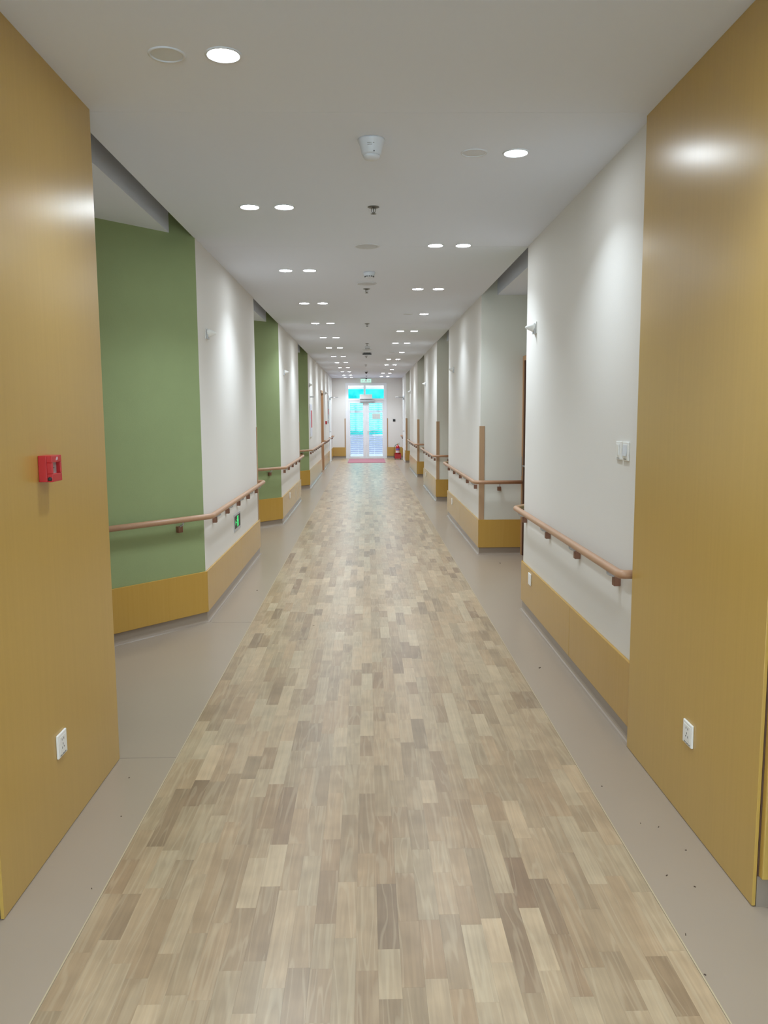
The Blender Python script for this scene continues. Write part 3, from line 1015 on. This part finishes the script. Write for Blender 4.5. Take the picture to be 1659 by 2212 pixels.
def socket(side, y, z, xw, label, holes=True):
    o = on_wall('wall_socket', side, y, z, xw)
    tag(o, label, 'socket', 'white wall sockets')
    MB().box(-0.044, 0.044, 0, 0.009, -0.046, 0.046).build('plate', M['white'], o, bevel=0.0035)
    MB().box(-0.030, 0.030, 0.009, 0.0102, -0.027, 0.033).build('insert', M['white'], o, bevel=0.0006)
    if holes:
        h = MB()
        for (x, zz, a) in ((-0.009, 0.020, 0.0), (0.009, 0.020, 0.0), (-0.009, -0.012, 0.5), (0.009, -0.012, -0.5), (0, 0.001, 0)):
            h.box(-0.0016, 0.0016, 0, 0.0006, -0.004, 0.004, xf=Matrix.Translation((x, 0.0102, zz)) @ Matrix.Rotation(a, 4, 'Y'))
        h.build('slots', M['dark'], o)
        p = MB()
        for x0, x1 in ((-0.030, -0.018), (-0.014, 0.004), (0.010, 0.028)):
            p.box(x0, x1, 0.009, 0.0094, -0.041, -0.036)
        p.build('printed_marking', M['grey'], o)


socket('L', 2.964, 0.366, WLX, 'white socket low on the left maple panel, below the red call point')
socket('R', 2.985, 0.364, WRX, 'white socket low on the right maple panel')
socket('R', 6.13, 0.325, XR - 0.016, 'white switch plate on the kick panel of the nearest right pier', False)
socket('L', 12.85, 0.32, XL + 0.016, 'white plate on the kick panel of the second left pier', False)
socket('R', 17.3, 0.31, XR - 0.016, 'white plate on the kick panel of the third right pier', False)
socket('R', 11.9, 0.31, XR - 0.016, 'white plate on the kick panel of the second right pier', False)
socket('L', 19.9, 0.60, XL, 'white plate under the handrail of the third left pier', False)


def call_point(y, z, xw, label):
    o = on_wall('fire_call_point', 'L', y, z, xw)
    tag(o, label, 'fire alarm', 'red fire call points')
    b = MB().box(-0.045, 0.045, 0, 0.030, -0.047, 0.047)
    b.box(-0.045, 0.045, 0.030, 0.050, 0.022, 0.047).box(-0.045, 0.045, 0.030, 0.050, -0.047, -0.018)
    b.box(-0.045, -0.034, 0.030, 0.050, -0.018, 0.022).box(0.034, 0.045, 0.030, 0.050, -0.018, 0.022)
    b.build('housing', M['red'], o, bevel=0.002)
    MB().box(-0.034, 0.034, 0.030, 0.034, -0.018, 0.022).build('break_plate', M['mid'], o)
    a = MB().box(-0.003, 0.003, 0.034, 0.0346, -0.006, 0.008).box(-0.014, -0.004, 0.034, 0.0346, 0.000, 0.003).box(0.004, 0.014, 0.034, 0.0346, 0.000, 0.003)
    a.build('arrow_marking', M['black'], o)
    p = MB().box(-0.008, 0.002, 0.050, 0.0505, 0.031, 0.041).box(0.004, 0.008, 0.050, 0.0505, 0.029, 0.036)
    p.build('flame_marking', M['label'], o)
    MB().lathe([(0.0075, 0.0), (0.0075, 0.003), (0.004, 0.004)], 14, xf=Matrix.Translation((0.045, 0.040, -0.036)) @ Matrix.Rotation(math.pi / 2, 4, 'Y')).build('key_hole', M['black'], o)
    return o


call_point(2.947, 1.412, WLX, 'red fire alarm call point on the left maple panel')
call_point(24.6, 1.35, XL, 'small red fire alarm call point on the far left wall')

# low green exit sign under the nearest left handrail
o = on_wall('exit_sign', 'L', 7.735, 0.585, XL)
tag(o, 'green running-man exit sign low on the left wall under the handrail', 'exit sign')
MB().box(-0.185, 0.185, 0, 0.006, -0.085, 0.080).build('frame', M['mid'], o, bevel=0.002)
MB().box(-0.160, 0.160, 0.006, 0.0075, -0.055, 0.062).build('panel', M['dark'], o)
pg = MB()


def rect(x0, x1, z0, z1, rot=0.0, cx=0, cz=0):
    pg.box(x0, x1, 0.0075, 0.0085, z0, z1, xf=Matrix.Translation((cx, 0, cz)) @ Matrix.Rotation(rot, 4, 'Y'))


rect(-0.045, 0.030, 0.046, 0.054); rect(-0.045, -0.037, -0.045, 0.050); rect(0.022, 0.030, -0.045, 0.050)   # doorway
rect(-0.010, 0.010, 0.026, 0.042)                                                                         # head
rect(-0.009, 0.009, -0.018, 0.018, 0.25, -0.003, 0.008)                                                   # trunk
rect(-0.004, 0.004, -0.020, 0.020, 1.0, 0.034, 0.014); rect(-0.004, 0.004, -0.020, 0.020, -0.9, -0.026, 0.008)   # arms
rect(-0.005, 0.005, -0.022, 0.022, 0.55, -0.020, -0.026); rect(-0.005, 0.005, -0.022, 0.022, -0.35, 0.014, -0.028)  # legs
rect(0.070, 0.130, -0.005, 0.005); rect(-0.004, 0.004, -0.016, 0.016, 0.8, 0.120, 0.010); rect(-0.004, 0.004, -0.016, 0.016, -0.8, 0.120, -0.010)  # arrow
pg.build('pictogram', M['signgreen'], o)

# framed notices on the far left wall
o = on_wall('notice_board', 'L', 18.15, 1.47, XL)
tag(o, 'tall framed white and red notice on the third left wall pier', 'notice')
MB().box(-0.30, 0.30, 0, 0.015, -0.36, 0.36).build('frame', M['alu'], o)
MB().box(-0.28, 0.28, 0.015, 0.017, -0.34, 0.34).build('sheet', M['posterwhite'], o)
MB().box(-0.26, 0.06, 0.017, 0.018, -0.16, 0.22).build('red_print', M['posterred'], o)
o = on_wall('door_plate', 'L', 18.05, 1.985, XL)
tag(o, 'thin grey sign plate standing out above the framed notice', 'sign')
MB().box(-0.006, 0.006, 0, 0.09, -0.012, 0.012).build('plate', M['mid'], o)
MB().box(-0.02, 0.02, 0, 0.006, -0.02, 0.02).build('foot', M['mid'], o)
o = on_wall('notice_board', 'L', 26.45, 1.72, XL)
tag(o, 'small red and grey notice on the far left wall by the white door', 'notice')
MB().box(-0.18, 0.18, 0, 0.012, -0.26, 0.30).build('frame', M['mid'], o)
MB().box(-0.15, 0.15, 0.012, 0.014, -0.12, 0.06).build('red_print', M['posterred'], o)
o = on_wall('access_reader', 'L', 26.1, 1.36, XL)
tag(o, 'dark grey wall reader between the red call point and the white door', 'reader')
MB().box(-0.045, 0.045, 0, 0.014, -0.05, 0.05).build('body', M['dark'], o, bevel=0.003)
MB().box(-0.02, 0.02, 0.014, 0.016, -0.02, 0.02).build('button', M['mid'], o)
o = on_wall('access_reader', 'E', YE, 1.372, 0.985)
o.location = (0.985, YE, 1.372)
tag(o, 'square black access reader on the end wall right of the glass door', 'reader')
MB().box(-0.043, 0.043, 0, 0.016, -0.043, 0.043).build('body', M['black'], o, bevel=0.004)
MB().box(-0.015, 0.015, 0.016, 0.018, -0.015, 0.015).build('button', M['dark'], o)

# paper notice on the right door leaf
o = empty('paper_notice', (0.338, YE + 0.022, 1.52))
tag(o, 'white paper notice with two rows of characters on the right door glass', 'notice')
MB().box(-0.145, 0.145, -0.001, 0.0, -0.105, 0.105).build('sheet', M['paper'], o)
g = MB()
for r_ in range(2):
    for c_ in range(4):
        x, z = -0.090 + c_ * 0.060, 0.035 - r_ * 0.075
        g.box(x - 0.016, x + 0.016, -0.002, -0.001, z + 0.012, z + 0.016)
        g.box(x - 0.002, x + 0.002, -0.002, -0.001, z - 0.018, z + 0.018)
        g.box(x - 0.014, x + 0.014, -0.002, -0.001, z - 0.014, z - 0.010)
g.build('characters', M['mid'], o)
# door operator and white box above the leaves
o = empty('door_operator', (0.015, YE - 0.02, 2.07))
tag(o, 'grey automatic operator bar above the two door leaves', 'door operator')
MB().box(-0.27, 0.27, -0.075, 0.0, -0.035, 0.045).build('case', M['mid'], o, bevel=0.006)
MB().box(-0.25, 0.25, -0.08, -0.075, -0.030, -0.020).build('sensor_strip', M['grey'], o)
o = empty('air_curtain', (-0.033, YE - 0.012, 2.14))
tag(o, 'small white box mounted on the transom above the glass door', 'box')
MB().box(-0.225, 0.225, -0.10, 0.0, 0.0, 0.170).build('case', M['white'], o, bevel=0.008)
MB().box(-0.20, 0.20, -0.102, -0.10, 0.015, 0.03).build('outlet_slot', M['mid'], o)

# doormat
o = empty('doormat', (-0.022, 27.9, 0))
tag(o, 'faded red doormat in front of the glass door', 'doormat')
MB().box(-0.615, 0.615, -1.2, 1.2, 0.0024, 0.012).build('pile', M['matred'], o, bevel=0.003)
MB().box(-0.63, 0.63, -1.215, 1.215, 0.0022, 0.006).build('edging', M['matred'], o)

# fire extinguisher in its stand
SXx, SYy = 1.085, 28.75
o = empty('extinguisher_stand', (SXx, SYy, 0))
tag(o, 'low red stand holding the fire extinguisher at the corridor end', 'stand')
MB().box(-0.115, 0.115, -0.10, 0.10, 0.03, 0.045).build('base_plate', M['redpaint'], o)
MB().box(-0.115, 0.115, 0.092, 0.10, 0.045, 0.22).build('back_panel', M['redpaint'], o)
MB().box(-0.115, 0.115, -0.10, -0.092, 0.045, 0.19).build('front_panel', M['redpaint'], o)
for x in (-0.115, 0.107):
    MB().box(x, x + 0.008, -0.092, 0.092, 0.045, 0.205).build('side_panel', M['redpaint'], o)
for x in (-0.1, 0.1):
    for y in (-0.08, 0.08):
        MB().box(x - 0.012, x + 0.012, y - 0.012, y + 0.012, 0, 0.03).build('foot', M['dark'], o)
o = empty('fire_extinguisher', (SXx - 0.005, SYy, 0.045))
tag(o, 'red fire extinguisher with black hose standing at the corridor end', 'extinguisher')
MB().lathe([(0.066, 0.0), (0.070, 0.006), (0.070, 0.37), (0.064, 0.405), (0.045, 0.435), (0.022, 0.450), (0.020, 0.465)], 28).build('cylinder', M['redpaint'], o)
MB().lathe([(0.0707, 0.19), (0.0707, 0.27)], 28, cap=False).build('label_band', M['label'], o)
MB().lathe([(0.0707, 0.285), (0.0707, 0.345)], 28, cap=False).build('label_print', M['violet'], o)
v = MB().lathe([(0.018, 0.463), (0.018, 0.495), (0.012, 0.505)], 14)
v.build('valve', M['brass'], o)
h = MB().box(-0.012, 0.075, -0.010, 0.010, 0.490, 0.498)
h.box(-0.012, 0.09, -0.010, 0.010, 0.0, 0.007, xf=Matrix.Translation((0, 0, 0.505)) @ Matrix.Rotation(-0.35, 4, 'Y'))
h.build('squeeze_handle', M['black'], o)
MB().tube([(-0.015, 0, 0.485), (-0.06, 0, 0.48), (-0.10, -0.01, 0.42), (-0.125, -0.02, 0.30), (-0.13, -0.03, 0.15), (-0.13, -0.03, 0.06)], 0.009, 10).build('hose', M['black'], o)
MB().tube([(-0.13, -0.03, 0.07), (-0.13, -0.03, 0.0)], 0.013, 10).build('nozzle', M['black'], o)

# ================================================================== OUTSIDE THE GLASS DOOR
og = MB().box(-8, 8, YE + 0.25, 45, -0.16, -0.05).build('ground_outside', M['paving'])
struct(og, 'pale paving outside the glass door')
o = empty('roller_grille', (-0.028, YE + 0.42, 0))
tag(o, 'white roller grille of thin horizontal bars outside the glass door', 'grille')
for i in range(29):
    MB().box(-0.66, 0.66, -0.006, 0.006, 0.03 + i * 0.0735, 0.051 + i * 0.0735).build('bar', M['bars'], o)
for i in range(5):
    MB().box(-0.60 + 0.3 * i - 0.006, -0.60 + 0.3 * i + 0.006, 0.006, 0.014, -0.05, 2.16).build('tie', M['bars'], o)
MB().box(-0.68, 0.68, 0.02, 0.10, 1.66, 1.73).build('cross_rail', M['bars'], o)
for x in (-0.70, 0.66):
    MB().box(x, x + 0.04, -0.02, 0.03, -0.05, 2.6).build('guide', M['alu'], o)
MB().box(-0.72, 0.72, -0.02, 0.22, 2.52, 2.75).build('roll_box', M['alu'], o)
# netting fence
o = empty('netting_fence', (0, 34.5, -0.05))
tag(o, 'turquoise site netting hung on a fence outside the glass door', 'netting')
nx, nz = 90, 24
vs, fs = [], []
for j in range(nz + 1):
    for i in range(nx + 1):
        x = -4.5 + 9.0 * i / nx
        z = 0.75 + 2.45 * j / nz
        vs.append((x, 0.05 * math.sin(x * 7.0) + 0.03 * math.sin(x * 17 + z * 2.0), z + 0.03 * math.sin(x * 3)))
for j in range(nz):
    for i in range(nx):
        a = j * (nx + 1) + i
        fs.append((a, a + 1, a + nx + 2, a + nx + 1))
MB().add(vs, fs, 0, True).build('net', M['net'], o)
for x in (-4, -2, 0, 2, 4):
    MB().tube([(x, 0.12, 0), (x, 0.12, 3.3)], 0.024, 10).build('post', M['alu'], o)
o = MB().box(-5, 5, 34.25, 34.4, -0.05, 0.72).build('boundary_wall', M['outwall'])
tag(o, 'low pale blue-grey wall below the turquoise netting outside', 'wall')
